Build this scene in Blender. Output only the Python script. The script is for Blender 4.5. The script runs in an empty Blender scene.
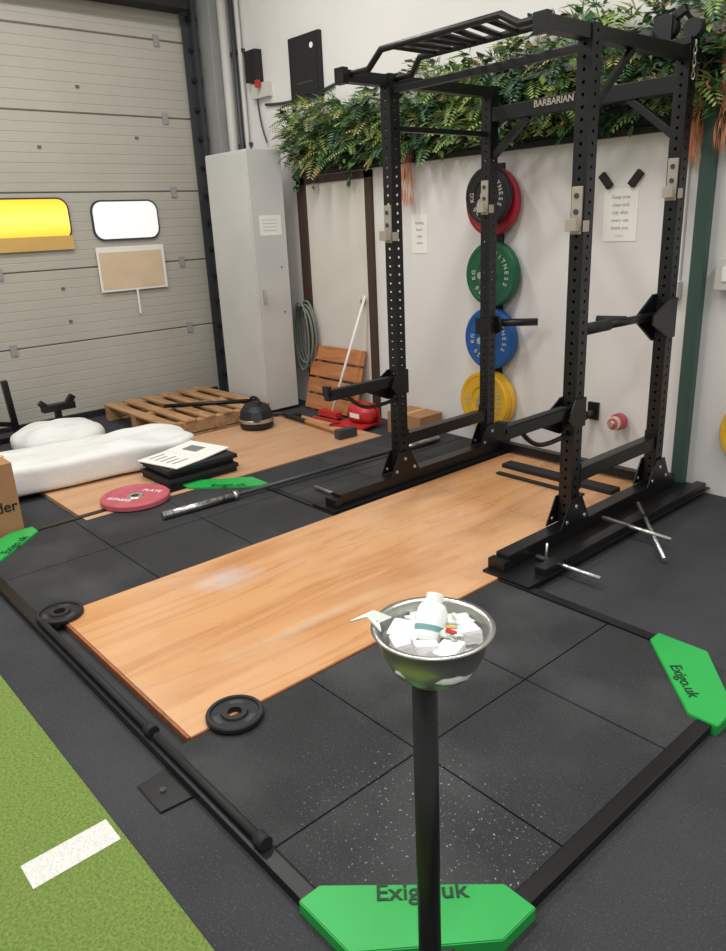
import bpy, bmesh, math, random
from mathutils import Vector, Matrix, noise
random.seed(7)
sc=bpy.context.scene
sc.view_settings.view_transform='Standard'
FZ=-0.03   # base floor level
# ---------------------------------------------------------------- materials
def lin(c):
    return tuple(((x/255)/12.92 if x/255<=0.04045 else ((x/255+0.055)/1.055)**2.4) for x in c)+(1,)
def mat(name,col,rough=.5,metal=0,var=0,vscale=8,bump=0,bscale=60,emit=None,estr=0,spec=None):
    m=bpy.data.materials.new(name);m.use_nodes=True;nt=m.node_tree;b=nt.nodes['Principled BSDF']
    c=lin(col);b.inputs['Base Color'].default_value=c;b.inputs['Roughness'].default_value=rough;b.inputs['Metallic'].default_value=metal
    if spec is not None:b.inputs['Specular IOR Level'].default_value=spec
    tc=nt.nodes.new('ShaderNodeTexCoord')
    if var:
        n=nt.nodes.new('ShaderNodeTexNoise');n.inputs['Scale'].default_value=vscale;n.inputs['Detail'].default_value=5
        r=nt.nodes.new('ShaderNodeValToRGB');r.color_ramp.elements[0].position=.3;r.color_ramp.elements[1].position=.7
        r.color_ramp.elements[0].color=tuple(x*(1-var) for x in c[:3])+(1,);r.color_ramp.elements[1].color=tuple(min(1,x*(1+var)) for x in c[:3])+(1,)
        nt.links.new(tc.outputs['Object'],n.inputs['Vector']);nt.links.new(n.outputs['Fac'],r.inputs['Fac']);nt.links.new(r.outputs['Color'],b.inputs['Base Color'])
    if bump:
        n2=nt.nodes.new('ShaderNodeTexNoise');n2.inputs['Scale'].default_value=bscale;n2.inputs['Detail'].default_value=4
        bp=nt.nodes.new('ShaderNodeBump');bp.inputs['Strength'].default_value=bump;bp.inputs['Distance'].default_value=.01
        nt.links.new(tc.outputs['Object'],n2.inputs['Vector']);nt.links.new(n2.outputs['Fac'],bp.inputs['Height']);nt.links.new(bp.outputs['Normal'],b.inputs['Normal'])
    if emit:
        b.inputs['Emission Color'].default_value=lin(emit);b.inputs['Emission Strength'].default_value=estr
    return m
def near_mask(nt,tc,loc,scl,lo,hi):
    """wear mask: 1 near a spot on the object, 0 away, broken up by noise"""
    mp=nt.nodes.new('ShaderNodeMapping');mp.vector_type='TEXTURE';mp.inputs['Location'].default_value=loc;mp.inputs['Scale'].default_value=scl
    g=nt.nodes.new('ShaderNodeVectorMath');g.operation='LENGTH'
    n=nt.nodes.new('ShaderNodeTexNoise');n.inputs['Scale'].default_value=7;n.inputs['Detail'].default_value=5
    ad=nt.nodes.new('ShaderNodeMath');ad.operation='ADD'
    mr=nt.nodes.new('ShaderNodeMapRange');mr.inputs['From Min'].default_value=1.5;mr.inputs['From Max'].default_value=.7;mr.inputs['To Min'].default_value=lo;mr.inputs['To Max'].default_value=hi
    nt.links.new(tc.outputs['Object'],mp.inputs['Vector']);nt.links.new(mp.outputs['Vector'],g.inputs[0]);nt.links.new(tc.outputs['Object'],n.inputs['Vector'])
    nt.links.new(g.outputs['Value'],ad.inputs[0]);nt.links.new(n.outputs['Fac'],ad.inputs[1]);nt.links.new(ad.outputs[0],mr.inputs['Value'])
    return mr.outputs['Result']
def mixc(nt,fac,a,colb):
    mx=nt.nodes.new('ShaderNodeMixRGB');mx.inputs['Color2'].default_value=lin(colb);nt.links.new(fac,mx.inputs['Fac']);nt.links.new(a,mx.inputs['Color1']);return mx.outputs['Color']
def rubber(name,col,chalk=0):
    m=mat(name,col,.8,0,.2,2.5,.35,180);nt=m.node_tree;b=nt.nodes['Principled BSDF'];b.inputs['Specular IOR Level'].default_value=.4
    src=b.inputs['Base Color'].links[0].from_socket
    tc=nt.nodes.new('ShaderNodeTexCoord')
    v=nt.nodes.new('ShaderNodeTexNoise');v.inputs['Scale'].default_value=170;v.inputs['Detail'].default_value=2
    r=nt.nodes.new('ShaderNodeValToRGB');r.color_ramp.elements[0].position=.58;r.color_ramp.elements[1].position=.78
    r.color_ramp.elements[0].color=(0,0,0,1);r.color_ramp.elements[1].color=(.6,.6,.6,1)
    nt.links.new(tc.outputs['Object'],v.inputs['Vector']);nt.links.new(v.outputs['Fac'],r.inputs['Fac'])
    out=mixc(nt,r.outputs['Color'],src,(104,104,106))
    if chalk:
        n1=nt.nodes.new('ShaderNodeTexNoise');n1.inputs['Scale'].default_value=95;n1.inputs['Detail'].default_value=4
        r1=nt.nodes.new('ShaderNodeValToRGB');r1.color_ramp.elements[0].position=.645;r1.color_ramp.elements[1].position=.69
        nt.links.new(tc.outputs['Object'],n1.inputs['Vector']);nt.links.new(n1.outputs['Fac'],r1.inputs['Fac'])
        mk=near_mask(nt,tc,(2.2,-2.0,0),(.55,.45,1),0,.85)
        mu=nt.nodes.new('ShaderNodeMath');mu.operation='MULTIPLY';nt.links.new(r1.outputs['Color'],mu.inputs[0]);nt.links.new(mk,mu.inputs[1])
        out=mixc(nt,mu.outputs[0],out,(185,185,186))
        n3=nt.nodes.new('ShaderNodeTexNoise');n3.inputs['Scale'].default_value=1.6;n3.inputs['Detail'].default_value=8
        r3=nt.nodes.new('ShaderNodeValToRGB');r3.color_ramp.elements[0].position=.48;r3.color_ramp.elements[1].position=.78;r3.color_ramp.elements[1].color=(.45,.45,.45,1)
        nt.links.new(tc.outputs['Object'],n3.inputs['Vector']);nt.links.new(n3.outputs['Fac'],r3.inputs['Fac'])
        out=mixc(nt,r3.outputs['Color'],out,(98,98,100))
    nt.links.new(out,b.inputs['Base Color'])
    return m
def wood(name,c1,c2,scale=(14,1.0,14),rough=.45,chalk=False):
    m=mat(name,c1,rough);nt=m.node_tree;b=nt.nodes['Principled BSDF'];tc=nt.nodes.new('ShaderNodeTexCoord')
    mp=nt.nodes.new('ShaderNodeMapping');mp.inputs['Scale'].default_value=scale
    n=nt.nodes.new('ShaderNodeTexNoise');n.inputs['Scale'].default_value=1;n.inputs['Detail'].default_value=6;n.inputs['Distortion'].default_value=1.0
    r=nt.nodes.new('ShaderNodeValToRGB');r.color_ramp.elements[0].position=.3;r.color_ramp.elements[1].position=.62
    r.color_ramp.elements[0].color=lin(c2);r.color_ramp.elements[1].color=lin(c1)
    nt.links.new(tc.outputs['Object'],mp.inputs['Vector']);nt.links.new(mp.outputs['Vector'],n.inputs['Vector']);nt.links.new(n.outputs['Fac'],r.inputs['Fac'])
    out=r.outputs['Color']
    if chalk:
        # long darker growth-ring lines of the rotary-cut veneer
        mp2=nt.nodes.new('ShaderNodeMapping');mp2.inputs['Scale'].default_value=(3.2,.45,3)
        n2=nt.nodes.new('ShaderNodeTexNoise');n2.inputs['Scale'].default_value=1;n2.inputs['Detail'].default_value=3;n2.inputs['Distortion'].default_value=.4
        ml=nt.nodes.new('ShaderNodeMath');ml.operation='MULTIPLY';ml.inputs[1].default_value=9
        fr=nt.nodes.new('ShaderNodeMath');fr.operation='FRACT'
        r2=nt.nodes.new('ShaderNodeValToRGB');e=r2.color_ramp.elements;e[0].position=0;e[0].color=(.45,.45,.45,1);e[1].position=.35;e[1].color=(0,0,0,1)
        e3=e.new(.93);e3.color=(0,0,0,1);e4=e.new(1);e4.color=(.45,.45,.45,1)
        nt.links.new(tc.outputs['Object'],mp2.inputs['Vector']);nt.links.new(mp2.outputs['Vector'],n2.inputs['Vector']);nt.links.new(n2.outputs['Fac'],ml.inputs[0]);nt.links.new(ml.outputs[0],fr.inputs[0]);nt.links.new(fr.outputs[0],r2.inputs['Fac'])
        out=mixc(nt,r2.outputs['Color'],out,(174,118,74))
        g=nt.nodes.new('ShaderNodeTexNoise');g.inputs['Scale'].default_value=1.1;g.inputs['Detail'].default_value=6
        rr=nt.nodes.new('ShaderNodeValToRGB');rr.color_ramp.elements[0].position=.45;rr.color_ramp.elements[1].position=.75
        rr.color_ramp.elements[1].color=(.4,.4,.4,1)
        nt.links.new(tc.outputs['Object'],g.inputs['Vector']);nt.links.new(g.outputs['Fac'],rr.inputs['Fac']);out=mixc(nt,rr.outputs['Color'],out,(228,198,166))
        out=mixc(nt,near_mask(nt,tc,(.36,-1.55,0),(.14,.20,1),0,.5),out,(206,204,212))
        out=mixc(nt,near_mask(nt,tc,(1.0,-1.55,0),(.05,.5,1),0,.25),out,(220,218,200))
        g2=nt.nodes.new('ShaderNodeTexNoise');g2.inputs['Scale'].default_value=5
        mr=nt.nodes.new('ShaderNodeMapRange');mr.inputs['To Min'].default_value=.16;mr.inputs['To Max'].default_value=.36
        nt.links.new(tc.outputs['Object'],g2.inputs['Vector']);nt.links.new(g2.outputs['Fac'],mr.inputs['Value']);nt.links.new(mr.outputs['Result'],b.inputs['Roughness'])
    nt.links.new(out,b.inputs['Base Color'])
    return m
M={}
M['black']=mat('black_powder_coat',(17,17,19),.36,0,0,8,.05,300,spec=.45)
M['blackmat']=mat('black_matte',(25,25,27),.7)
M['dark']=mat('dark_grey_metal',(66,68,72),.5,.3)
M['tile']=rubber('rubber_tile',(41,42,44),1)
M['floor']=rubber('rubber_floor',(52,53,57))
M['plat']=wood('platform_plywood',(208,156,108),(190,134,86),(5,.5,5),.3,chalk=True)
M['ply']=wood('raw_plywood',(200,158,122),(182,138,102),(5,.6,5))
M['edge']=mat('plywood_edge',(150,92,58),.7,0,.2,40)
M['green']=mat('green_paint',(40,166,76),.42,0,.08,5)
M['ink']=mat('dark_green_print',(14,56,30),.6)
M['white']=mat('white_paint_wall',(220,217,215),.7,0,.03,1.5,.05,20)
M['wall2']=mat('grey_white_wall',(212,210,208),.7,0,.04,1.2)
M['door']=mat('roller_door_paint',(178,174,164),.5,0,.05,1.5)
M['seam']=mat('door_seam',(105,101,94),.7)
M['locker']=mat('locker_grey_paint',(196,196,194),.5,0,.05,2)
M['lockseam']=mat('locker_seam',(120,122,122),.6)
M['steel']=mat('brushed_steel',(200,200,198),.3,.9,.08,30)
M['bowl']=mat('bowl_stainless',(190,188,184),.33,1,.05,20)
M['cup']=mat('jcup_beige_steel',(176,167,155),.4,.4)
M['chrome']=mat('chrome',(200,200,200),.22,1)
M['paper']=mat('paper',(234,232,227),.8)
M['paperb']=mat('beige_paper',(214,190,160),.8,0,.05,6)
M['papery']=mat('yellowed_paper',(206,168,98),.8,0,.05,6)
M['winw']=mat('window_daylight',(200,200,200),.3,emit=(250,250,250),estr=.62)
m=mat('window_yellow_film',(250,190,40),.3,emit=(255,205,60),estr=.85);nt=m.node_tree;b=nt.nodes['Principled BSDF']
tc=nt.nodes.new('ShaderNodeTexCoord');sp=nt.nodes.new('ShaderNodeSeparateXYZ');mr=nt.nodes.new('ShaderNodeMapRange');mr.inputs['From Min'].default_value=1.63;mr.inputs['From Max'].default_value=1.97
rr=nt.nodes.new('ShaderNodeValToRGB');rr.color_ramp.elements[0].color=lin((238,160,20));rr.color_ramp.elements[1].color=lin((248,190,50));e=rr.color_ramp.elements.new(.5);e.color=lin((255,236,130))
nt.links.new(tc.outputs['Object'],sp.inputs[0]);nt.links.new(sp.outputs['Z'],mr.inputs['Value']);nt.links.new(mr.outputs['Result'],rr.inputs['Fac']);nt.links.new(rr.outputs['Color'],b.inputs['Emission Color'])
M['winy']=m
M['red']=mat('red_rubber',(160,26,46),.5);M['gplate']=mat('green_rubber',(18,88,58),.5)
M['blue']=mat('blue_rubber',(20,84,150),.5);M['yellow']=mat('yellow_rubber',(222,172,40),.5)
M['pink']=mat('faded_red_plate',(184,88,100),.6,0,.12,12)
M['bplate']=mat('black_plate_iron',(34,34,37),.5,.2,0,8,.1,80)
M['redplastic']=mat('red_plastic',(186,42,42),.4)
M['card']=mat('cardboard',(166,122,86),.85,0,.06,10)
M['foam']=mat('white_foam_wrap',(224,224,222),.7,0,.03,4,.6,12)
M['frame']=mat('brown_door_frame',(66,48,40),.6)
M['doorleaf']=mat('cream_door_leaf',(212,206,198),.6,0,.03,2)
M['col']=mat('concrete_column',(150,150,150),.8,0,.08,3)
M['pipe']=mat('light_pipe',(200,197,192),.5);M['teal']=mat('teal_pipe',(62,88,80),.5)
M['hose']=mat('grey_green_hose',(112,122,112),.6)
M['slat']=wood('orange_wood_slat',(190,126,80),(160,100,58),(3,3,18))
M['pallet']=wood('pallet_wood',(186,144,102),(144,106,72),(3,12,12),.8)
M['bark']=mat('planter_black',(24,34,24),.8)
M['chalk']=mat('chalk_block',(232,232,232),.95,0,.03,20,.4,40)
M['bottle']=mat('white_bottle_plastic',(236,238,238),.35)
M['bag']=mat('plastic_bag',(214,222,214),.2);M['teala']=mat('teal_label',(110,160,160),.5)
m=mat('green_turf',(110,142,52),.9,spec=.1);nt=m.node_tree;b=nt.nodes['Principled BSDF'];tc=nt.nodes.new('ShaderNodeTexCoord')
n=nt.nodes.new('ShaderNodeTexNoise');n.inputs['Scale'].default_value=110;n.inputs['Detail'].default_value=6;n.inputs['Roughness'].default_value=.85
r=nt.nodes.new('ShaderNodeValToRGB');r.color_ramp.elements[0].position=.34;r.color_ramp.elements[1].position=.66
r.color_ramp.elements[0].color=lin((82,108,44));r.color_ramp.elements[1].color=lin((152,174,96))
bp=nt.nodes.new('ShaderNodeBump');bp.inputs['Strength'].default_value=.7;bp.inputs['Distance'].default_value=.01
nt.links.new(tc.outputs['Object'],n.inputs['Vector']);nt.links.new(n.outputs['Fac'],r.inputs['Fac']);nt.links.new(r.outputs['Color'],b.inputs['Base Color']);nt.links.new(n.outputs['Fac'],bp.inputs['Height']);nt.links.new(bp.outputs['Normal'],b.inputs['Normal'])
M['turf']=m
M['turfw']=mat('white_turf',(222,222,216),.9,0,.15,150,.7,150)
# ---------------------------------------------------------------- geometry helpers
def link(o,parent=None):
    bpy.context.collection.objects.link(o)
    if parent: o.parent=parent
    return o
def group(name):
    o=bpy.data.objects.new(name,None);o.empty_display_size=.1;return link(o)
def mesh(name,bm,mats,parent=None,smooth=False):
    me=bpy.data.meshes.new(name);bm.normal_update();bm.to_mesh(me);bm.free()
    if not isinstance(mats,(list,tuple)):mats=[mats]
    for k in mats:me.materials.append(M[k] if isinstance(k,str) else k)
    if smooth:
        for p in me.polygons:p.use_smooth=True
    return link(bpy.data.objects.new(name,me),parent)
def addbox(bm,x,y,z,mi=0,mtx=None,bev=0):
    vs=[Vector((a,b_,c)) for a in x for b_ in y for c in z]
    if mtx:vs=[mtx@v for v in vs]
    v=[bm.verts.new(p) for p in vs]
    fs=[bm.faces.new([v[i] for i in f]) for f in((0,1,3,2),(4,6,7,5),(0,4,5,1),(2,3,7,6),(0,2,6,4),(1,5,7,3))]
    for f in fs:f.material_index=mi
    if bev:
        r=bmesh.ops.bevel(bm,geom=list({e for f in fs for e in f.edges}),offset=bev,segments=2,affect='EDGES',profile=.7)
        for f in r['faces']:f.material_index=mi
def box(name,x,y,z,m,parent=None,bev=.003,mtx=None):
    bm=bmesh.new();addbox(bm,x,y,z,0,mtx,bev);bmesh.ops.recalc_face_normals(bm,faces=bm.faces);return mesh(name,bm,m,parent)
def frame_mtx(p,q):
    p=Vector(p);q=Vector(q);d=(q-p).normalized();up=Vector((0,0,1)) if abs(d.z)<.95 else Vector((0,1,0))
    s=d.cross(up).normalized();u=s.cross(d)
    return Matrix(((s.x,d.x,u.x,p.x),(s.y,d.y,u.y,p.y),(s.z,d.z,u.z,p.z),(0,0,0,1))),(q-p).length
def beam(name,p,q,w,h,m,parent=None,bev=.004):
    mt,L=frame_mtx(p,q);return box(name,(-w/2,w/2),(0,L),(-h/2,h/2),m,parent,bev,mt)
def addcyl(bm,p,q,r,r2=None,seg=20,mi=0,caps=True):
    mt,L=frame_mtx(p,q);r2=r if r2 is None else r2
    a=[bm.verts.new(mt@Vector((r*math.cos(t*2*math.pi/seg),0,r*math.sin(t*2*math.pi/seg)))) for t in range(seg)]
    b_=[bm.verts.new(mt@Vector((r2*math.cos(t*2*math.pi/seg),L,r2*math.sin(t*2*math.pi/seg)))) for t in range(seg)]
    for i in range(seg):
        f=bm.faces.new((a[i],a[(i+1)%seg],b_[(i+1)%seg],b_[i]));f.smooth=True;f.material_index=mi
    if caps:
        for c in(a,b_):
            f=bm.faces.new(c);f.material_index=mi
def cyl(name,p,q,r,m,parent=None,r2=None,seg=20):
    bm=bmesh.new();addcyl(bm,p,q,r,r2,seg);bmesh.ops.recalc_face_normals(bm,faces=bm.faces);return mesh(name,bm,m,parent)
def tube(name,pts,r,m,parent=None,cyc=False,smooth=True):
    c=bpy.data.curves.new(name,'CURVE');c.dimensions='3D';c.bevel_depth=r;c.bevel_resolution=4;c.use_fill_caps=True
    s=c.splines.new('NURBS' if smooth else 'POLY');s.points.add(len(pts)-1)
    for i,p in enumerate(pts):s.points[i].co=(*p,1)
    s.use_endpoint_u=not cyc;s.use_cyclic_u=cyc;s.order_u=3
    c.materials.append(M[m]);return link(bpy.data.objects.new(name,c),parent)
def lathe(name,prof,loc,axis,m,parent=None,seg=48,closed=True,mis=None):
    bm=bmesh.new();rings=[]
    for r_,h in prof:
        rings.append([bm.verts.new((r_*math.cos(i*2*math.pi/seg),r_*math.sin(i*2*math.pi/seg),h)) for i in range(seg)])
    n=len(prof)
    for k in range(n if closed else n-1):
        a=rings[k];b_=rings[(k+1)%n]
        for i in range(seg):
            f=bm.faces.new((a[i],a[(i+1)%seg],b_[(i+1)%seg],b_[i]));f.smooth=False
            if mis:f.material_index=mis[k]
    bmesh.ops.remove_doubles(bm,verts=bm.verts,dist=1e-6)
    bmesh.ops.recalc_face_normals(bm,faces=bm.faces)
    mt=axis if isinstance(axis,Matrix) else (Matrix.Rotation(math.pi/2,4,'X') if axis=='Y' else Matrix())
    bm.transform(Matrix.Translation(Vector(loc))@mt)
    return mesh(name,bm,m,parent)
def text(name,s,size,mtx,m,parent=None,ext=.0006,align='CENTER'):
    c=bpy.data.curves.new(name,'FONT');c.body=s;c.size=size;c.align_x=align;c.align_y='CENTER';c.extrude=ext;c.offset=size*.012
    c.materials.append(M[m]);o=link(bpy.data.objects.new(name,c));o.matrix_world=mtx
    if parent:o.parent=parent
    return o
def prism(name,poly,ax,t0,t1,m,parent=None,bev=0):
    bm=bmesh.new()
    def P(a,b_,t):
        return {0:(t,a,b_),1:(a,t,b_),2:(a,b_,t)}[ax]
    A=[bm.verts.new(P(a,b_,t0)) for a,b_ in poly];B=[bm.verts.new(P(a,b_,t1)) for a,b_ in poly];n=len(poly)
    bm.faces.new(A);bm.faces.new(B)
    for i in range(n):bm.faces.new((A[i],A[(i+1)%n],B[(i+1)%n],B[i]))
    bmesh.ops.recalc_face_normals(bm,faces=bm.faces)
    if bev:bmesh.ops.bevel(bm,geom=bm.edges[:],offset=bev,segments=2,affect='EDGES')
    return mesh(name,bm,m,parent)
# ---------------------------------------------------------------- room shell
WX=-3.74;WY=1.21
box('floor',(-4.0,6.5),(-7,1.4),(-.13,FZ),'floor',bev=0)
box('ceiling',(-4.0,6.5),(-7,1.4),(4.6,4.7),'wall2',bev=0)
box('wall_back',(-3.9,6.5),(WY,1.4),(FZ,4.6),'white',bev=0)
box('wall_left',(-4.0,WX-.06),(-7,1.4),(FZ,4.6),'wall2',bev=0)
g=group('artificial_turf')
box('turf',(-3.6,6.4),(-6.9,-2.65),(FZ+.0005,FZ+.012),'turf',g,bev=0)
box('line_marking',(1.455,1.56),(-2.915,-2.665),(FZ+.0125,FZ+.0145),'turfw',g,bev=0)
g=group('roller_shutter_door')
bm=bmesh.new();prof=[]
seams=[.70,1.36,2.02,2.68,3.34,4.0];x0=WX-.03
lastz=FZ
for s in seams:
    k=8;step=(s-lastz)/k
    for i in range(k):
        a=lastz+i*step
        if i==0 and lastz>0: prof+=[(x0-.014,a+.002),(x0-.014,a+.010),(x0,a+.016)]
        elif i>0: prof+=[(x0,a-.005),(x0-.003,a-.002),(x0-.003,a+.002),(x0,a+.005)]
        else: prof+=[(x0,a)]
    prof+=[(x0,s-.006)];lastz=s
V=[[bm.verts.new((x,yy,zz)) for x,zz in prof] for yy in(-4.2,.93)]
for i in range(len(prof)-1):
    f=bm.faces.new((V[0][i],V[1][i],V[1][i+1],V[0][i+1]))
    if abs(prof[i][0]-(x0-.014))<1e-6 and abs(prof[i+1][0]-(x0-.014))<1e-6:f.material_index=1
mesh('door_panels',bm,['door','seam'],g)
box('bottom_seal',(WX-.03,WX+.01),(-4.2,.86),(FZ,.03),'blackmat',g)
for s in seams[:5]:
    for yy in(-1.15,.62,-2.2):
        box('hinge',(WX-.03,WX-.018),(yy-.03,yy+.03),(s-.05,s+.05),'col',g,.002)
for yy,zz in((-.62,1.2),(.05,1.2),(-.62,2.4),(.3,2.5),(-.6,.9),(-.2,2.9)):
    box('door_bolt',(WX-.03,WX-.015),(yy-.015,yy+.015),(zz-.01,zz+.01),'seam',g,.002)
def rrect(y0,y1,z0,z1,r,n=6):
    pts=[]
    for cy,cz,a in((y1-r,z1-r,0),(y0+r,z1-r,90),(y0+r,z0+r,180),(y1-r,z0+r,270)):
        for i in range(n+1):
            t=math.radians(a+90*i/n);pts.append((cy+r*math.cos(t),cz+r*math.sin(t)))
    return pts
def window(name,y0,y1,z0,z1,m):
    g=group(name)
    prism('gasket',rrect(y0-.015,y1+.015,z0-.015,z1+.015,.1),0,WX-.029,WX-.008,'dark',g)
    prism('pane',rrect(y0,y1,z0,z1,.09),0,WX-.0285,WX-.004,m,g)
window('window_1',-.24,.40,1.61,1.94,'winw')
window('window_2',-1.14,-.47,1.63,1.97,'winy')
g=group('taped_paper_sheet');box('sheet',(WX-.0,WX+.003),(-.27,.42),(1.13,1.54),'paper',g,0)
box('cardboard',(WX+.0035,WX+.006),(-.25,.39),(1.15,1.49),'paperb',g,0);box('hanging_strip',(WX+.0,WX+.003),(.08,.10),(.90,1.13),'paper',g,0)
box('taped_paper_sheet.001',(WX,WX+.003),(-1.25,-.46),(1.54,1.66),'papery',None,0)
g=group('door_track_rail')
box('angle_a',(WX-.03,WX+.08),(.96,1.0),(FZ,4.3),'dark',g);box('angle_b',(WX-.025,WX),(.94,.96),(FZ,4.3),'dark',g);box('angle_c',(WX-.0,WX+.01),(.88,.96),(FZ,4.3),'dark',g)
for i in range(16):
    zz=.15+i*.26
    box('bracket',(WX+.01,WX+.07),(.93,1.02),(zz,zz+.03),'blackmat',g)
g=group('door_spring_shaft')
box('housing',(WX+.0,WX+.2),(-4.2,.86),(3.58,3.68),'blackmat',g)
cyl('shaft',(WX+.14,-4.2,3.82),(WX+.14,.9,3.82),.06,'dark',g)
box('concrete_column',(WX-.05,WX+.22),(1.06,WY),(FZ,4.6),'col',None,.01)
g=group('conduit_pipes')
cyl('pipe_1',(WX+.33,1.14,FZ),(WX+.33,1.14,4.5),.045,'pipe',g);cyl('pipe_2',(WX+.45,1.16,FZ),(WX+.45,1.16,4.5),.025,'dark',g);cyl('pipe_3',(WX+.53,1.17,FZ),(WX+.53,1.17,4.5),.02,'pipe',g)
for zz in(1,2.4,3.2):box('clamp',(WX+.27,WX+.56),(1.17,WY),(zz,zz+.03),'dark',g)
# ---------------------------------------------------------------- platform
XL,XR,YF,YB=-1.09,2.52,-2.42,-.60
g=group('rubber_floor_tiles')
def tiles(name,xs,ys,parent,top=0):
    bm=bmesh.new()
    for i in range(len(xs)-1):
        for j in range(len(ys)-1):
            addbox(bm,(xs[i]+.003,xs[i+1]-.003),(ys[j]+.003,ys[j+1]-.003),(FZ,top-random.random()*.0015),0,None,.004)
    bmesh.ops.recalc_face_normals(bm,faces=bm.faces);return mesh(name,bm,'tile',parent)
ys=[-2.37,-1.79,-1.22,-.65]
tiles('tiles_left',[-1.04,-.47,.10],ys,g);tiles('tiles_right',[1.325,1.915,2.47],ys,g)
tiles('tiles_rear',[-.975,-.44,.10],[-.60,-.02,.56,1.14],g,-.002)
g=group('lifting_platform_frame')
def bar(n,x,y):box(n,x,y,(FZ,.006),'black',g,.006)
bar('front_bar',(XL+.2,XR-.3),(YF,YF+.05));bar('back_bar_left',(XL+.2,.09),(YB-.05,YB));bar('back_bar_right',(1.33,XR-.3),(YB-.05,YB))
bar('left_bar',(XL,XL+.05),(YF+.3,YB-.2));bar('right_bar',(XR-.05,XR),(YF+.3,YB-.2))
def corner(n,cx,cy,sx,sy):
    poly=[(cx+sx*.23,cy),(cx+sx*.43,cy),(cx+sx*.43,cy+sy*.07),(cx+sx*.10,cy+sy*.42),(cx,cy+sy*.42),(cx,cy+sy*.29)]
    prism(n,poly,2,FZ,.012,'green',g,.003)
corner('corner_plate_1',XR+.02,YF-.01,-1,1);corner('corner_plate_2',XR+.02,YB+.01,-1,-1);corner('corner_plate_3',XL-.02,YF-.01,1,1);corner('corner_plate_4',XL-.02,YB+.01,1,-1)
def flat(x,y,z,a):return Matrix.Translation((x,y,z))@Matrix.Rotation(math.radians(a),4,'Z')
text('corner_text_1','Exigo.uk',.070,flat(2.31,-2.185,.0135,49),'ink',g)
text('corner_text_2','Exigo.uk',.06,flat(2.34,-.84,.0135,-44),'ink',g)
text('corner_text_3','Exigo.uk',.07,flat(-.89,-2.18,.0135,-45+180),'ink',g)
text('corner_text_4','Exigo.uk',.07,flat(-.85,-.8,.0135,48),'ink',g)
prism('anchor_plate',[(1.37,YF),(1.55,YF),(1.54,YF-.11),(1.38,YF-.11)],2,FZ,FZ+.008,'black',g,.002)
cyl('anchor_bolt',(1.46,YF-.06,FZ),(1.46,YF-.06,FZ+.015),.010,'dark',g)
for i,(a,b_) in enumerate(((.15,1.2),(1.25,1.9))):
    cyl('foam_tube_%d'%i,(a,YF+.03,.020),(b_,YF+.03,.020),.014,'blackmat',g)
for xx in(1.22,1.9):
    cyl('tube_end_%.1f'%xx,(xx-.03,YF+.03,.023),(xx+.01,YF+.03,.023),.022,'blackmat',g)
g=group('plywood_lifting_deck')
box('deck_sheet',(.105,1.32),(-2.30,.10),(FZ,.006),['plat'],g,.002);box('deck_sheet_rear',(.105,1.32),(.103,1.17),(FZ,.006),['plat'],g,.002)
box('end_strip',(.11,1.315),(-2.312,-2.3005),(FZ,.003),'edge',g,.001)
box('side_strip',(1.3205,1.326),(-2.3,-.66),(FZ,.004),'edge',g,.001)
# ---------------------------------------------------------------- power rack
g=group('power_rack')
def upright(name,cx,cy,z0,z1,w=.075):
    bm=bmesh.new();pitch=.05;n=int((z1-z0)/pitch);h=w/2;rh=.008
    for side in range(4):
        rot=Matrix.Rotation(side*math.pi/2,4,'Z')
        for k in range(n):
            zc=z0+(k+.5)*pitch;per=[];cir=[]
            for i in range(12):
                a=i*math.pi/6+math.pi/12;c,s=math.cos(a),math.sin(a)
                t=min(h/abs(c) if abs(c)>1e-6 else 9,(pitch/2)/abs(s) if abs(s)>1e-6 else 9)
                per.append((t*c,t*s));cir.append((rh*c,rh*s))
            P=[bm.verts.new(rot@Vector((h,u,v))+Vector((cx,cy,zc))) for u,v in per]
            Q=[bm.verts.new(rot@Vector((h,u,v))+Vector((cx,cy,zc))) for u,v in cir]
            cs=[bm.verts.new(rot@Vector((h,u,v))+Vector((cx,cy,zc))) for u,v in((h,pitch/2),(-h,pitch/2),(-h,-pitch/2),(h,-pitch/2))]
            for i in range(12):
                j=(i+1)%12;p1,p2=per[i],per[j];ext=[]
                e1=0 if abs(abs(p1[0])-h)<1e-6 else 1;e2=0 if abs(abs(p2[0])-h)<1e-6 else 1
                if e1!=e2:
                    ext=[cs[{(True,True):0,(False,True):1,(False,False):2,(True,False):3}[((p1[0]+p2[0])>0,(p1[1]+p2[1])>0)]]]
                bm.faces.new([P[i]]+ext+[P[j],Q[j],Q[i]])
    bmesh.ops.remove_doubles(bm,verts=bm.verts,dist=1e-5)
    bmesh.ops.recalc_face_normals(bm,faces=bm.faces)
    mesh(name,bm,'black',g)
    box(name+'_cap',(cx-h,cx+h),(cy-h,cy+h),(z1-.002,z1+.006),'black',g,.002)
RX,RY=1.275,.877
for nm,x,y in(('upright_a',0,0),('upright_b',0,RY),('upright_c',RX,0),('upright_d',RX,RY)):
    upright(nm,x,y,.07,2.42)
h=.0375
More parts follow.
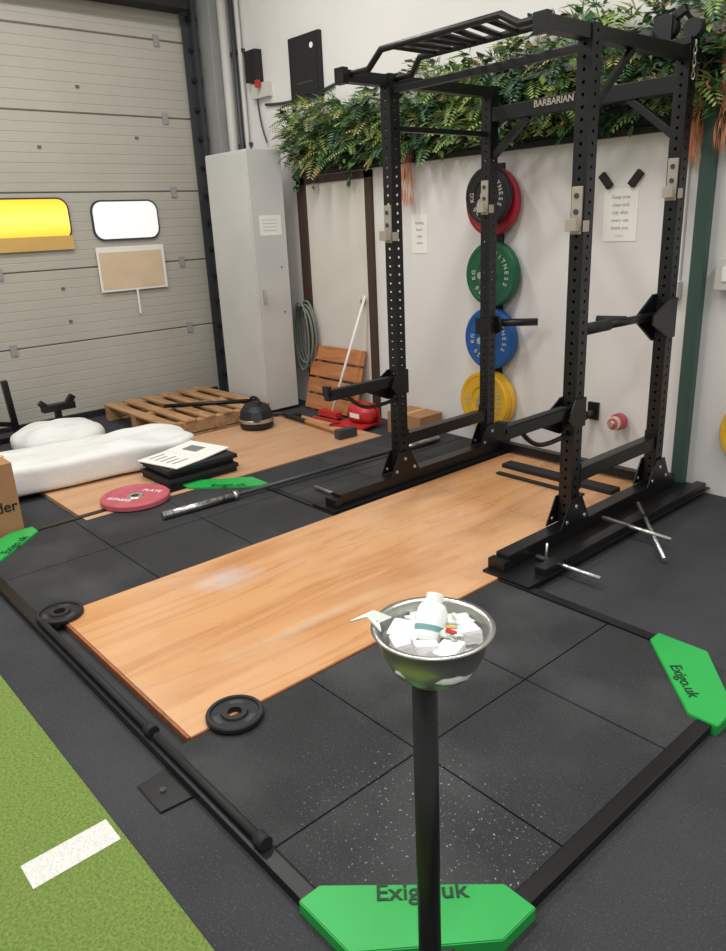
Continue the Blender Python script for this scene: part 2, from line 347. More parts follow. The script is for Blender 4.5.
for s,x,px in((0,0,(-.13,.085)),(1,RX,(1.225,1.50))):
    box('foot_tube_%d'%s,(x-.04,x+.04),(-.55,1.10),(.018,.09),'black',g,.006)
    box('foot_plate_%d'%s,px,(-.64,1.19),(.006,.018),'black',g,.003)
    box('foot_outer_rail_%d'%s,((px[0]+.01,px[0]+.07) if s==0 else (px[1]-.07,px[1]-.01)),(-.5,1.15),(.018,.055),'black',g,.004)
    box('foot_end_%d'%s,(x-.05,x+.05),(-.6,-.55),(.018,.07),'black',g,.006)
    for y in(0,RY):
        for xx in(x-.05,x+.042):
            prism('gusset_%d'%s,[(y-.13,.09),(y+.13,.09),(y+.05,.24),(y-.05,.24)],0,xx,xx+.008,'black',g,.001)
            for by,bz in((y-.08,.12),(y+.08,.12),(y,.19)):
                cyl('bolt',(xx-.004,by,bz),(xx+.012,by,bz),.011,'steel',g,seg=6)
    zl=.31 if s==0 else .345
    beam('low_side_beam_%d'%s,(x,h,zl),(x,RY-h,zl),.06,.075,'black',g)
    box('low_beam_flange_%d'%s,(x-.04,x+.04),(h,h+.01),(zl-.07,zl+.07),'black',g);box('low_beam_flange2_%d'%s,(x-.04,x+.04),(RY-h-.01,RY-h),(zl-.07,zl+.07),'black',g)
    beam('top_side_beam_%d'%s,(x,-.34,2.39),(x,RY+.10,2.39),.06,.06,'black',g)
    box('top_tip_%d'%s,(x-.035,x+.035),(-.37,-.33),(2.35,2.43),'black',g)
    if s==0:beam('upper_side_bar_%d'%s,(x,h,2.15),(x,RY-h,2.15),.03,.03,'black',g)
beam('nameplate_crossbeam',(h,RY,2.26),(RX-h,RY,2.26),.06,.085,'black',g)
text('nameplate_text','BARBARIAN',.052,Matrix.Translation((.50,RY-.032,2.275))@Matrix.Rotation(math.pi/2,4,'X'),'cup',g,.0015)
beam('rear_floor_beam',(.0,1.02,.05),(RX,1.02,.05),.06,.06,'black',g)
beam('brace_b',(h,RY,2.02),(.30,RY,2.22),.04,.04,'black',g);beam('brace_d',(RX-h,RY,2.02),(RX-.30,RY,2.22),.04,.04,'black',g)
beam('brace_c',(RX,.05,2.1),(RX,.35,2.36),.03,.03,'black',g)
zt=2.475
tube('pullup_front_bar',[(0,-.30,2.40),(.16,-.30,2.40),(.26,-.30,zt),(1.02,-.30,zt),(1.12,-.30,2.42),(1.275,-.30,2.42)],.017,'black',g,False,False)
tube('pullup_rear_bar',[(0,.02,2.40),(.16,.02,2.40),(.26,-.02,zt-.01),(1.04,-.02,zt-.01),(1.14,.02,2.42),(1.275,.02,2.42)],.017,'black',g,False,False)
for i in range(7):
    xx=.34+i*.1;dx=.04*(1 if i<3 else -1 if i>3 else 0)
    cyl('grip_%d'%i,(xx,-.30,zt),(xx+dx,-.02,zt-.01),.014,'black',g,seg=12)
beam('top_mid_beam',(h,.0,2.34),(RX-h,.0,2.34),.035,.035,'black',g)
for i,(x,y,z0) in enumerate(((0,0,1.53),(0,RY,1.665),(RX,0,1.555),(RX,RY,1.69))):
    yy=y-h
    box('jcup_plate_%d'%i,(x-.028,x+.028),(yy-.012,yy-.001),(z0,z0+.21),'cup',g,.003)
    box('jcup_shelf_%d'%i,(x-.028,x+.028),(yy-.050,yy-.01),(z0+.015,z0+.035),'cup',g,.003)
    box('jcup_lip_%d'%i,(x-.028,x+.028),(yy-.055,yy-.045),(z0+.015,z0+.07),'cup',g,.003)
    for zz in(z0+.10,z0+.17):cyl('jcup_pin_%d'%i,(x,yy-.018,zz),(x,yy-.01,zz),.012,'dark',g)
    box('jcup_side_%d'%i,(x+h,x+h+.006),(yy-.01,yy+.035),(z0+.01,z0+.06),'cup',g,.002)
for i,x in enumerate((0,RX)):
    beam('spotter_arm_%d'%i,(x,-h,.70),(x,-.58,.70),.05,.055,'black',g)
    box('spotter_lip_%d'%i,(x-.025,x+.025),(-.59,-.56),(.70,.76),'black',g)
    prism('spotter_bracket_%d'%i,[(-.0,.77),(-h-.01,.77),(-.20,.68),(-.22,.65),(-h-.01,.58),(0,.58)],0,x-.050,x-.040,'black',g,.001)
    prism('spotter_bracketb_%d'%i,[(h+.01,.77),(-h-.01,.77),(-.10,.67),(-h-.01,.62),(h+.01,.62)],0,x+.040,x+.048,'black',g,.001)
    tube('spotter_brace_%d'%i,[(x,-.42,.675),(x,-.36,.61),(x,-.22,.56),(x,-.05,.58)],.012,'black',g)
    box('spotter_pad_%d'%i,(x-.02,x+.02),(-.55,-.08),(.728,.735),'blackmat',g,.001)
prism('dip_bracket_d',[(RY,1.20),(RY-.06,1.20),(RY-.22,1.10),(RY-.22,1.06),(RY-.04,.94),(RY,.94)],0,RX-.055,RX-.04,'black',g,.001)
prism('dip_bracket_d2',[(RY+h,1.18),(RY-.06,1.18),(RY-.22,1.10),(RY-.22,1.06),(RY-.04,.96),(RY+h,.96)],0,RX+.04,RX+.05,'black',g,.001)
cyl('dip_bar_d',(RX,RY-.1,1.09),(RX-.03,.28,1.09),.022,'black',g);cyl('dip_grip_d',(RX-.03,.34,1.09),(RX-.035,.12,1.09),.03,'blackmat',g)
cyl('dip_stub_d',(RX-.05,.55,1.09),(RX-.20,.50,1.09),.02,'blackmat',g)
prism('dip_bracket_b',[(-h,1.02),(.06,.99),(.08,.90),(-h,.84)],1,RY+h,RY+h+.03,'black',g,.001)
cyl('dip_bar_b',(0,RY+.05,.95),(.24,1.12,.95),.026,'black',g);box('dip_clamp_b',(-.07,.05),(RY-.05,RY-.04),(.88,.99),'black',g)
box('pulley_bracket',(RX-.25,RX+.04),(RY-.05,RY+.05),(2.425,2.46),'black',g);cyl('pulley_wheel',(RX-.12,RY-.03,2.53),(RX-.12,RY+.03,2.53),.06,'blackmat',g)
box('pulley_cheek',(RX-.17,RX-.07),(RY-.045,RY-.035),(2.44,2.58),'black',g)
cyl('pulley_wheel_b',(RX+.03,RY-.03,2.50),(RX+.03,RY+.03,2.50),.045,'blackmat',g)
beam('pulley_arm',(RX-.22,RY,2.5),(RX-.02,RY,2.60),.04,.04,'black',g);cyl('pulley_pin',(RX-.2,RY-.08,2.5),(RX-.2,RY+.06,2.5),.03,'dark',g)
for i in range(6):
    bm=bmesh.new();zc=2.42-i*.028
    for t in range(12):
        a=t*math.pi/6;b2=a+math.pi/6
        f=(lambda a:(RX+.065+(.008*math.cos(a) if i%2 else 0),RY-.045+(0 if i%2 else .008*math.cos(a)),zc+.018*math.sin(a)))
        addcyl(bm,f(a),f(b2),.003,seg=6)
    mesh('chain_link_%d'%i,bm,'steel',g)
def rod(n,p,q,r=.011,m='steel'):return cyl(n,p,q,r,m,g,seg=12)
rod('band_peg_1',(1.34,-.36,.03),(1.70,-.36,.03));rod('band_peg_2',(1.34,.24,.06),(1.72,.27,.03));rod('band_peg_3',(1.37,.56,.06),(1.78,.09,.0))
rod('band_peg_4',(-.36,-.44,.02),(-.04,-.46,.03));rod('peg_clip',(1.40,-.37,.02),(1.40,-.36,.12),.006)
g2=group('rubber_mat_strip');box('strip',(.28,1.12),(.70,.80),(.007,.035),'blackmat',g2,.004);box('strip_b',(.34,1.0),(.56,.6),(.007,.02),'blackmat',g2,.004)
# ---------------------------------------------------------------- plates
def ringtext(s,c,r,size,start,step,parent,m='paper',off=.001):
    for i,ch in enumerate(s):
        a=math.radians(start+step*i)
        mt=Matrix.Translation(c)@Matrix.Rotation(math.pi/2,4,'X')@Matrix.Rotation(-a,4,'Z')@Matrix.Translation((0,r,off))
        text('letter_%d'%i,ch,size,mt,m,parent)
def bumper(name,x,y,z,m,th=.06,R_=.225,label='20 KG',hub='steel'):
    g=group(name)
    prof=[(.026,0),(.026,th),(.055,th),(.056,th-.008),(.105,th-.008),(.115,th-.002),(R_-.035,th-.002),(R_-.03,th+.001),(R_-.006,th),(R_,th-.008),(R_,.008),(R_-.006,0)]
    mis=[1,1,1,0,0,0,0,0,0,0,0,0]
    lathe('disc',prof,(x,y,z),'Y',[m,hub],g,mis=mis)
    if label:
        ringtext('FITNESS',(x,y-th,z),R_*.66,.046,20,16,g,'pipe');ringtext(label,(x,y-th,z),R_*.66,.046,215,15,g,'pipe')
    return g
XC=-.17
bumper('bumper_plate',XC-.01,1.17,1.745,'red',.06);bumper('bumper_plate.001',XC+.02,1.08,1.785,'bplate',.05,.19)
bumper('bumper_plate.002',XC,1.17,1.26,'gplate',.07);bumper('bumper_plate.003',XC-.01,1.17,.80,'blue',.07)
bumper('bumper_plate.004',XC-.03,1.185,.335,'yellow',.05);bumper('bumper_plate.005',XC-.03,1.13,.335,'yellow',.06)
bumper('bumper_plate.006',1.76,1.2,.40,'yellow',.06)
g=group('wall_plate_rack');box('rail',(XC-.04,XC+.04),(1.19,WY),(.2,2.0),'black',g)
for zz in(1.745,1.26,.80,.335):cyl('peg',(XC-.01,1.2,zz),(XC-.01,1.0,zz),.024,'steel',g)
def gripplate(name,x,y,z):
    g=group(name);R_=.103
    lathe('disc',[(.026,0),(.026,.022),(.045,.022),(.048,.014),(.085,.014),(.088,.022),(R_-.004,.022),(R_,.017),(R_,.004),(R_-.004,0)],(x,y,z),'Z','bplate',g)
    for k in range(3):
        a=k*2*math.pi/3+.4
        bm=bmesh.new();ring=[]
        for t in range(9):
            aa=a-.38+.76*t/8;ring.append((x+.076*math.cos(aa),y+.076*math.sin(aa)))
        for t in range(9):
            aa=a+.38-.76*t/8;ring.append((x+.057*math.cos(aa),y+.057*math.sin(aa)))
        bm.faces.new([bm.verts.new((p[0],p[1],z+.0148)) for p in ring]);mesh('grip_slot_%d'%k,bm,'dark',g)
gripplate('weight_plate',.12,-2.30,.008);gripplate('weight_plate.001',1.335,-2.13,.007)
g=group('weight_plate.002')
lathe('disc',[(.026,0),(.026,.035),(.05,.035),(.055,.03),(.10,.03),(.11,.034),(.18,.034),(.19,.04),(.213,.04),(.22,.033),(.22,.006),(.213,0)],(-1.08,-1.36,.003),'Z',['pink','steel'],g,mis=[1,1,1]+[0]*9)
text('label','FITNESS',.05,flat(-1.08,-1.47,.0375,30),'paper',g);text('label_b','PLATE',.05,flat(-1.08,-1.24,.0375,30),'paper',g)
# ---------------------------------------------------------------- chalk bowl stand
bx,by=2.55,-2.40
g=group('chalk_bowl_stand')
lathe('base',[(0.001,0),(.10,0),(.10,.008),(.09,.014),(.03,.02),(.001,.02)],(bx,by,FZ),'Z','black',g,closed=False)
cyl('pole',(bx,by,FZ+.015),(bx,by,.885),.0235,'black',g,seg=32)
zb=.873
prof=[(.001,0),(.03,.001),(.055,.010),(.077,.030),(.092,.062),(.099,.098),(.107,.102),(.109,.105),(.099,.106),(.095,.099),(.088,.064),(.072,.034),(.052,.014),(.03,.006),(.001,.005)]
cx,cy=bx+.013,by+.010
o=lathe('bowl',prof,(cx,cy,zb),'Z','bowl',g,seg=64,closed=False)
for p in o.data.polygons:p.use_smooth=True
def lump(name,loc,s,m,parent,seed,amp=.15,sub=3,fr=1.7):
    bm=bmesh.new();bmesh.ops.create_icosphere(bm,subdivisions=sub,radius=1)
    for v in bm.verts:
        d=1+amp*noise.noise(v.co*fr+Vector((seed,0,0)))*2
        v.co=Vector((v.co.x*s[0]*d,v.co.y*s[1]*d,v.co.z*s[2]*d))+Vector(loc)
    return mesh(name,bm,m,parent,True)
lump('chalk_powder',(cx,cy,zb+.052),(.083,.083,.03),'chalk',g,1,.12)
def chalkblock(n,dx,dy,dz,rz,rx,sx,sy,sz):
    mt=Matrix.Translation((cx+dx,cy+dy,zb+dz))@Matrix.Rotation(rz,4,'Z')@Matrix.Rotation(rx,4,'X')
    o=box(n,(-sx,sx),(-sy,sy),(-sz,sz),'chalk',g,.006,mt)
    for v in o.data.vertices:v.co+=Vector((noise.noise(v.co*60),noise.noise(v.co*60+Vector((5,0,0))),noise.noise(v.co*60+Vector((0,5,0)))))*.004
chalkblock('chalk_block',-.040,-.028,.086,.4,.3,.028,.022,.014)
chalkblock('chalk_block_b',.040,.040,.086,1.1,-.25,.026,.020,.013)
chalkblock('chalk_block_c',.050,-.012,.080,.2,.2,.020,.026,.012)
chalkblock('chalk_block_d',-.020,-.058,.084,-.5,.1,.022,.016,.012)
chalkblock('chalk_block_e',.018,-.035,.082,.9,-.2,.020,.018,.012)
lump('chalk_bag',(cx-.05,cy+.03,zb+.08),(.03,.028,.018),'bag',g,8,.3,4,2.4)
lump('chalk_bag_b',(cx+.005,cy+.060,zb+.086),(.032,.020,.016),'bag',g,12,.3,4,2.4)
# squat white bottle with screw cap, lying tilted
bm_mt=Matrix.Rotation(math.radians(-38),4,'X')@Matrix.Rotation(math.radians(-18),4,'Y');bc=Vector((cx-.014,cy+.010,zb+.106))
o=lathe('chalk_bottle',[(.001,-.040),(.020,-.040),(.026,-.035),(.027,-.028),(.027,.018),(.022,.028),(.014,.032),(.001,.032)],bc,bm_mt,'bottle',g,closed=False)
for p in o.data.polygons:p.use_smooth=True
lathe('bottle_cap',[(.001,.032),(.0155,.032),(.0155,.046),(.014,.048),(.001,.048)],bc,bm_mt,'paper',g,seg=24,closed=False)
lathe('bottle_label',[(.0270,-.022),(.0274,-.022),(.0274,-.012),(.0270,-.012)],bc,bm_mt,'teala',g,seg=32,closed=False)
lump('wrapper',(cx+.030,cy+.012,zb+.098),(.024,.016,.006),'bag',g,21,.4,3,2.5)
for n_,dx,dy,mm,rz in(('wrapper_print',.036,.008,'redplastic',.5),('wrapper_print_b',.026,.020,'papery',1.2)):
    box(n_,(-.010,.010),(-.005,.005),(-.001,.001),mm,g,0,Matrix.Translation((cx+dx,cy+dy,zb+.105))@Matrix.Rotation(rz,4,'Z')@Matrix.Rotation(.25,4,'Y'))
bm=bmesh.new();pts=[(-.072,-.03,.105),(-.05,-.078,.105),(-.095,-.07,.112),(-.115,-.095,.104),(-.098,-.05,.117),(-.08,-.055,.10)]
vv=[bm.verts.new((cx+a,cy+b_,zb+c)) for a,b_,c in pts]
for f in((0,5,4),(5,1,2),(5,2,4),(2,3,4)):bm.faces.new([vv[i] for i in f])
o=mesh('bag_corner',bm,'bag',g);md=o.modifiers.new('s','SOLIDIFY');md.thickness=.003
# ---------------------------------------------------------------- back wall items
g=group('door_1')
box('post_left',(-2.50,-2.38),(WY-.03,WY+.0),(FZ,2.06),'frame',g);box('post_right',(-1.57,-1.49),(WY-.03,WY),(FZ,2.06),'frame',g);box('head',(-2.50,-1.49),(WY-.03,WY),(2.0,2.06),'frame',g)
box('leaf',(-2.38,-1.57),(WY-.012,WY),(FZ,2.0),'doorleaf',g);cyl('handle',(-1.64,WY-.012,1.0),(-1.64,WY-.05,1.0),.02,'steel',g)
g=group('metal_locker')
bx0,bx1,by0,by1=-3.10,-2.43,.62,.98
box('body',(bx0,bx1),(by0,by1),(FZ+.03,2.29),'locker',g,.006);box('plinth',(bx0+.02,bx1-.02),(by0+.02,by1-.02),(FZ,FZ+.03),'blackmat',g,0)
box('leaf_door',(bx0+.012,bx1-.012),(by0-.010,by0),(.03,2.27),'locker',g,.003)
box('sticker',(bx1,bx1+.002),(by0+.08,by0+.31),(1.58,1.75),'paper',g,0)
for i in range(4):box('sticker_line_%d'%i,(bx1+.0021,bx1+.003),(by0+.11,by0+.27),(1.62+i*.03,1.623+i*.03),'col',g,0)
box('side_handle',(bx1,bx1+.02),(by0+.05,by0+.07),(1.0,1.12),'steel',g,.002)
for zz in(.9,1.3):cyl('side_screw',(bx1,by0+.28,zz),(bx1+.004,by0+.28,zz),.01,'lockseam',g,seg=10)
g=group('wall_sign_panel');box('panel',(-2.47,-2.05),(WY-.04,WY),(2.68,3.17),'blackmat',g,.006);box('panel_edge',(-2.44,-2.08),(WY-.045,WY-.04),(2.71,3.14),'blackmat',g,.002)
cyl('logo',(-2.14,WY-.05,3.07),(-2.14,WY-.045,3.07),.022,'paper',g);box('sign_line',(-2.36,-2.14),(WY-.047,WY-.045),(2.80,2.815),'dark',g,0)
g=group('alarm_box');box('case',(-3.10,-2.92),(WY-.08,WY),(2.92,3.18),'blackmat',g,.01);box('bracket',(-3.06,-2.8),(WY-.05,WY),(2.78,2.9),'pipe',g)
tube('cable',[(-3.0,WY-.03,2.92),(-3.02,WY-.03,2.6),(-2.9,WY-.03,2.4)],.008,'dark',g)
box('red_lamp',(-2.93,-2.89),(WY-.10,WY-.06),(2.86,2.92),'redplastic',g)
tube('wall_cable',[(-2.9,WY-.015,2.72),(-2.4,WY-.015,2.66),(-1.9,WY-.02,2.74)],.012,'dark')
g=group('wall_notice')
box('sheet',(.65,.88),(WY-.004,WY),(1.47,1.78),'paper',g,0)
for i in range(6):text('line_%d'%i,['Keep area','clean and','tidy after','every use','thank you','team'][i],.03,Matrix.Translation((.765,WY-.0045,1.73-i*.045))@Matrix.Rotation(math.pi/2,4,'X'),'pipe' if i>4 else 'col',g,.0002)
g=group('wall_notice.001')
box('sheet',(-1.05,-.88),(WY-.004,WY),(1.40,1.69),'paper',g,0)
for i in range(4):text('line_%d'%i,['opening','hours','daily','notes'][i],.03,Matrix.Translation((-.965,WY-.0045,1.63-i*.05))@Matrix.Rotation(math.pi/2,4,'X'),'col',g,.0002)
for k,(x,a) in enumerate(((.66,40),(.86,-40))):
    box('wall_bracket' if k==0 else 'wall_bracket.001',(-.022,.022),(-.03,0),(-.05,.05),'blackmat',None,.006,Matrix.Translation((x,WY,1.83))@Matrix.Rotation(math.radians(-a),4,'Y'))
g=group('wall_hook');box('plate',(.62,.70),(WY-.02,WY),(.31,.43),'black',g);cyl('peg',(.66,WY-.02,.36),(.66,WY-.12,.36),.02,'dark',g);cyl('peg_end',(.66,WY-.12,.36),(.66,WY-.13,.36),.035,'black',g)
g=group('spring_collar');cyl('peg',(.88,WY,.34),(.88,WY-.16,.34),.02,'steel',g);cyl('collar_a',(.88,WY-.04,.34),(.88,WY-.08,.34),.055,'pink',g);cyl('collar_b',(.88,WY-.10,.34),(.88,WY-.13,.34),.045,'paperb',g);cyl('collar_c',(.88,WY-.13,.34),(.88,WY-.14,.34),.035,'pink',g)
box('vertical_duct',(1.26,1.34),(WY-.06,WY),(FZ,2.3),'teal',None,.01)
g=group('electrical_trunking');box('conduit',(1.16,1.19),(WY-.03,WY),(1.15,2.6),'pipe',g);box('socket_box',(1.13,1.20),(WY-.06,WY),(1.14,1.24),'pipe',g,.006)
g=group('switch_box');box('case',(1.42,1.56),(WY-.08,WY),(1.20,1.38),'pipe',g,.01);box('rocker',(1.46,1.52),(WY-.088,WY-.08),(1.25,1.33),'paper',g)
box('conduit',(1.47,1.50),(WY-.03,WY),(1.38,2.3),'pipe',g)
# ---------------------------------------------------------------- green wall
def leafmat(n,c):return mat(n,c,.55,0,.3,9)
LM=[leafmat('leaf_dark',(44,74,46)),leafmat('leaf_mid',(80,118,66)),leafmat('leaf_light',(136,160,86)),leafmat('leaf_blue',(86,120,100)),leafmat('leaf_olive',(162,158,98)),leafmat('leaf_rust',(200,128,88))]
def top(x):return 2.57+.06*(x+2.7)+.05*math.sin(x*5)+.03*math.sin(x*13)
def leafquad(bm,base,d,side,L,w,mi,droop=.2):
    d=d.normalized();side=side.normalized()
    p=[base,base+d*L*.45+side*w-Vector((0,0,droop*L*.15)),base+d*L-Vector((0,0,droop*L*.6)),base+d*L*.45-side*w-Vector((0,0,droop*L*.15))]
    for q in p:
        q.y=min(q.y,WY-.004)
    f=bm.faces.new([bm.verts.new(q) for q in p]);f.material_index=mi
bm=bmesh.new();rnd=random.random
def rv():return Vector((rnd()-.5,rnd()-.5,rnd()-.5))
XA,XW=-2.46,4.46
for k in range(430):      # fern fronds
    x=XA+rnd()*XW;z=2.20+rnd()*(top(x)-2.22);base=Vector((x,WY-.05-rnd()*.05,z))
    d=Vector((rnd()*1.6-.8,-.45-rnd()*.35,rnd()*1.1-.40)).normalized();L=.14+rnd()*.16;mi=random.choice([0,1,1,2,2,3,4])
    side=d.cross(Vector((0,0,1))).normalized();side=(side+rv()*.6).normalized();p=base.copy();n=9
    for i in range(n):
        t=i/n;dd=(d-Vector((0,0,t*1.1))).normalized();p=p+dd*L/n;s=L*.32*(1-t)**.6+.012
        for sg in(1,-1):leafquad(bm,p,side*sg+dd*.5,dd,s,.010,mi,.3)
for k in range(2900):     # broad leaves, clumped by species
    x=XA+rnd()*XW;z=2.12+rnd()*(top(x)-2.13);base=Vector((x,WY-.03-rnd()*.13,z))
    d=Vector((rnd()*2-1,-.3-rnd()*.8,rnd()*1.6-.8));c=noise.noise(Vector((x*2.2,z*3,1.5)))
    mi=random.choice([0,0,1,3] if c<-.12 else [0,1,1,2] if c<.12 else [1,2,4,2]);L=.045+rnd()*.06
    if rnd()<.03:mi=5
    leafquad(bm,base,d,d.cross(rv()+Vector((0,0,1))),L,L*.28,mi,.4)
for k in range(320):      # spiky blades
    x=XA+rnd()*XW;z=2.25+rnd()*(top(x)-2.25);c=Vector((x,WY-.1,z));mi=random.choice([2,4,1,3])
    for j in range(6):
        d=Vector((rnd()*2-1,-.4-rnd()*.5,rnd()*1.4-.2));leafquad(bm,c,d,d.cross(Vector((0,1,0))+rv()*.3),.11+rnd()*.07,.006,mi,.5)
for x in(-2.44,-2.41,-2.2,-1.7):   # trailing vines
    for i in range(20):
        base=Vector((x+.02*math.sin(i),WY-.06,2.2-i*.012));d=rv()+Vector((0,-.3,-.4));leafquad(bm,base,d,d.cross(rv()),.05,.015,random.choice([0,1]),.3)
for x0,z0,z1,nn in((-1.02,2.28,1.72,110),(1.22,2.42,1.86,130),(1.40,2.62,1.85,160)):   # rust coloured strands
    for i in range(nn):
        z=z0-(z0-z1)*rnd()**.8*.8;base=Vector((x0+(rnd()-.5)*.09,WY-.04-rnd()*.10,z));leafquad(bm,base,Vector(((rnd()-.5)*.3,(rnd()-.5)*.2,-1)),Vector((1,.3*rnd(),0)),.12,.0035,5,0)
g=group('artificial_plant_wall');mesh('foliage',bm,LM,g)
box('backing_board',(-2.42,2.0),(WY-.03,WY),(2.11,2.48),'bark',g,0)
box('trellis_strip',(-2.42,2.0),(WY-.045,WY),(2.07,2.105),'blackmat',g)
# ---------------------------------------------------------------- left side clutter
box('plywood_sheet',(-2.21,-.985),(-1.73,.74),(FZ,0),['ply'],None,.002)
g=group('wooden_pallet')
for i in range(6):
    yy=-.50+i*.19;box('deck_slat_%d'%i,(-3.55,-2.3),(yy,yy+.11),(.10,.118),'pallet',g,.003)
for xx in(-3.53,-2.97,-2.40):
    box('stringer',(xx,xx+.09),(-.50,.56),(.0,.10),'pallet',g,.003)
    box('skid',(xx,xx+.09),(-.50,.56),(FZ,-.01),'pallet',g,.003)
    for yy in(-.5,0,.47):box('block',(xx,xx+.09),(yy,yy+.09),(-.01,0),'pallet',g,0)
def pillow(name,c,s,rotz,m,seed,amp=.06,e=2.6,parent=None,wr=0):
    bm=bmesh.new();bmesh.ops.create_uvsphere(bm,u_segments=96,v_segments=64,radius=1)
    rt=Matrix.Rotation(rotz,4,'Z')
    for v in bm.verts:
        q=v.co.copy();f=lambda a:math.copysign(abs(a)**(2/e),a)
        p=Vector((f(q.x)*s[0],f(q.y)*s[1],f(q.z)*s[2]));p*=1+amp*noise.noise(p*5+Vector((seed,0,0)))
        if wr:p.z+=wr*noise.noise(Vector((p.x*9,p.y*3.5,seed)))*max(0,q.z+.2)
        p.z=max(p.z,-s[2])
        v.co=rt@p+Vector(c)
    return mesh(name,bm,m,parent,True)
pillow('wrapped_foam_mat',(-1.94,-1.52,.108),(.29,.97,.106),-.12,'foam',1,.06,6,None,.04)
pillow('white_cushion',(-2.70,-1.24,.10),(.33,.34,.125),.2,'foam',5,.10,2.8,None,.05)
g=group('gym_pad_stack')
for i in range(4):
    o=.02*math.sin(i*2.3);box('pad_%d'%i,(-1.52+o,-1.10+o),(-1.10-o,-.57+o*.5),(.001+i*.034,.032+i*.034),'blackmat',g,.008)
g=group('open_magazine')
mt=Matrix.Translation((-1.33,-.85,.1385))@Matrix.Rotation(.25,4,'Z')
box('page_left',(-.20,.20),(-.26,0),(0,.006),'paper',g,.001,mt);box('page_right',(-.20,.20),(0.001,.25),(0,.008),'paper',g,.001,mt@Matrix.Rotation(.05,4,'X'))
for i in range(5):box('print_%d'%i,(-.15+i*.06,-.135+i*.06),(-.2,-.06-.03*(i%2)),(.0062,.0066),'lockseam',g,0,mt)
box('picture',(-.1,.04),(.07,.17),(.0095,.012),'lockseam',g,0,mt@Matrix.Rotation(.04,4,'X'))
g=group('barbell')
cyl('sleeve',(-.63,-1.40,.026),(-.60,-.92,.026),.025,'chrome',g,seg=24);cyl('collar',(-.60,-.92,.026),(-.598,-.89,.026),.034,'chrome',g,seg=24)
cyl('shaft',(-.598,-.89,.030),(-.53,.45,.030),.014,'dark',g,seg=16);cyl('collar_b',(-.53,.45,.03),(-.528,.48,.03),.034,'chrome',g,seg=24);cyl('sleeve_b',(-.528,.48,.028),(-.505,.90,.028),.025,'chrome',g,seg=24)
for i in range(9):
    yy=-1.385+i*.05;lathe('sleeve_groove_%d'%i,[(.0254,0),(.0258,.002),(.0254,.004)],(-.629+i*.0031,yy,.026),'Y','dark',g,24,False)
g=group('cardboard_box');box('carton',(-1.50,-1.13),(-2.55,-2.05),(FZ,.42),'card',g,.004)
box('flap_tape',(-1.34,-1.29),(-2.56,-2.04),(.418,.422),'papery',g,0)
text('print','gunpowder',.09,Matrix.Translation((-1.128,-2.27,.16))@Matrix.Rotation(math.pi/2,4,'Z')@Matrix.Rotation(math.pi/2,4,'X'),'blackmat',g)
g=group('shop_vacuum')
lathe('drum',[(.001,0),(.13,0),(.145,.02),(.145,.10),(.13,.16),(.10,.20),(.05,.225),(.001,.23)],(-2.02,.22,.002),'Z','bplate',g,closed=False)
cyl('inlet',(-2.02,.22,.13),(-1.86,.12,.13),.045,'dark',g);tube('handle',[(-2.10,.22,.2),(-2.1,.22,.27),(-1.94,.22,.27),(-1.94,.22,.2)],.01,'black',g)
lathe('band',[(.147,.06),(.15,.065),(.15,.085),(.147,.09)],(-2.02,.22,.002),'Z','steel',g,closed=False)
tube('vacuum_hose',[(-2.16,.22,.06),(-2.24,.3,.03),(-2.22,.6,.03),(-2.0,.68,.02)],.018,'black',g)
g=group('sledgehammer');cyl('handle',(-2.12,.58,.03),(-1.16,.50,.035),.016,'slat',g);cyl('grip',(-2.12,.58,.03),(-1.75,.55,.032),.02,'blackmat',g);beam('head',(-1.17,.42,.04),(-1.155,.60,.04),.075,.075,'dark',g,.012)
g=group('cardboard_box.001');box('carton',(-1.10,-.72),(.92,1.18),(FZ,.15),'card',g,.004);box('tape',(-.93,-.89),(.919,1.181),(FZ+.001,.152),'papery',g,0)
g=group('wooden_crate_board');lean=Matrix.Translation((0,1.0,FZ))@Matrix.Rotation(-.26,4,'X')
for i in range(4):box('slat_%d'%i,(-2.36,-1.62),(0,.02),(.02+i*.155,.155+i*.155),'slat',g,.004,lean)
for xx in(-2.30,-1.74):box('batten',(xx,xx+.07),(.021,.04),(0,.62),'slat',g,.003,lean)
g=group('broom');cyl('stick',(-1.72,.82,.06),(-1.60,1.17,1.05),.012,'paper',g,seg=12);box('head',(-1.85,-1.60),(.77,.84),(.03,.08),'redplastic',g);box('bristles',(-1.85,-1.60),(.78,.83),(FZ,.03),'blackmat',g)
g=group('dustpan')
prism('pan',[(-1.56,.66),(-1.22,.74),(-1.28,1.02),(-1.58,.94)],2,.002,.017,'redplastic',g);prism('back',[(-1.58,0.01),(-1.25,0.01),(-1.28,.17),(-1.55,.17)],1,.97,.985,'redplastic',g)
lump('hood',(-1.41,.90,.09),(.17,.10,.09),'redplastic',g,3,.1);beam('handle',(-1.50,.72,.03),(-1.6,.52,.10),.04,.02,'redplastic',g);box('label',(-.06,.06),(-.002,.002),(-.02,.02),'paper',g,0,Matrix.Translation((-1.38,.795,.09)))
g=group('hose_coil')
for i in range(6):
    rx=.11+.012*((i*7)%5);rz=.27+.02*((i*3)%4)
    pts=[(-2.43+.006*math.sin(i*2)+rx*math.cos(t*math.pi/8),1.165-.018*i,.66-.012*((i*5)%4)+rz*math.sin(t*math.pi/8)) for t in range(16)];tube('loop_%d'%i,pts,.010,'hose',g,True)
box('hook',(-2.47,-2.41),(WY-.15,WY-.03),(.90,.93),'dark',g)
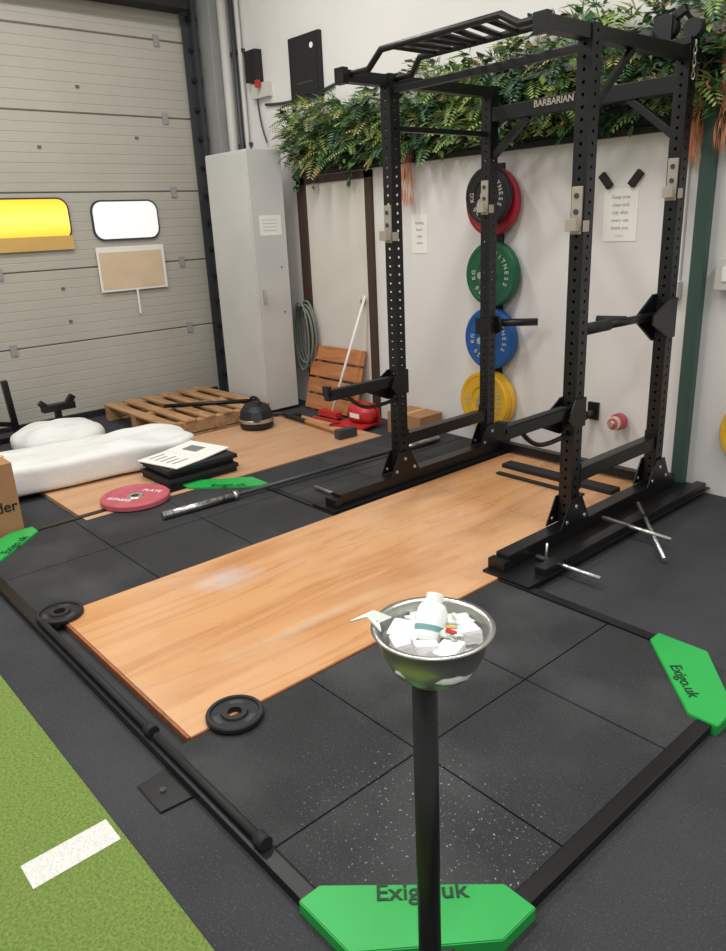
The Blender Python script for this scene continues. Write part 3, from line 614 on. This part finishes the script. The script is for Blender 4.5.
g=group('equipment_stand');box('base',(-3.35,-3.05),(-1.15,-.95),(FZ,FZ+.05),'black',g);beam('post',(-3.2,-1.05,0),(-3.2,-1.05,.26),.05,.05,'black',g);beam('head',(-3.2,-1.18,.25),(-3.2,-.90,.25),.08,.06,'black',g);beam('fork',(-3.2,-.95,.27),(-3.2,-.90,.33),.05,.05,'black',g);beam('fork_b',(-3.2,-1.15,.27),(-3.2,-1.19,.31),.05,.05,'black',g)
g=group('equipment_stand.001');beam('post',(-3.5,-1.33,0),(-3.46,-1.37,.5),.05,.05,'black',g);box('base',(-3.6,-3.4),(-1.65,-1.28),(FZ,.02),'black',g);beam('arm',(-3.5,-1.33,.1),(-3.5,-1.6,.16),.04,.04,'black',g)
cyl('steel_bar',(-2.9,-.2,.138),(-2.4,.5,.138),.018,'black')
box('floor_marker',(2.20,2.30),(-.15,-.05),(FZ,FZ+.003),'green',None,0)
# ---------------------------------------------------------------- lights
w=bpy.data.worlds.new('world');sc.world=w;w.use_nodes=True;bg=w.node_tree.nodes['Background'];bg.inputs[0].default_value=(1,.985,.96,1);bg.inputs[1].default_value=.60
def area(name,loc,sx,sy,e,rot=(0,0,0),col=(1,.98,.95)):
    l=bpy.data.lights.new(name,'AREA');l.shape='RECTANGLE';l.size=sx;l.size_y=sy;l.energy=e;l.color=col
    o=bpy.data.objects.new(name,l);o.location=loc;o.rotation_euler=rot;link(o)
for i,(x,y) in enumerate(((-1.6,-.8),(-1.6,-3.4),(1.0,-1.2),(1.0,-3.8),(3.6,-.9),(3.6,-3.4))):
    area('ceiling_lamp' if i==0 else 'ceiling_lamp.%03d'%i,(x,y,4.5),.35,1.5,62)
# ---------------------------------------------------------------- camera
R=Vector((0.66302,0.74731,-0.04397));D=Vector((0.2122,-0.24394,-0.94629));F=Vector((-0.7179,0.61807,-0.32032))
cd=bpy.data.cameras.new('camera');cd.sensor_fit='VERTICAL';cd.sensor_height=36;cd.sensor_width=36;cd.lens=746.54/951*36;cd.clip_start=.02
co=bpy.data.objects.new('camera',cd);link(co)
U=-D;B=-F
co.matrix_world=Matrix(((R.x,U.x,B.x,3.3633),(R.y,U.y,B.y,-3.2236),(R.z,U.z,B.z,1.65),(0,0,0,1)))
sc.camera=co
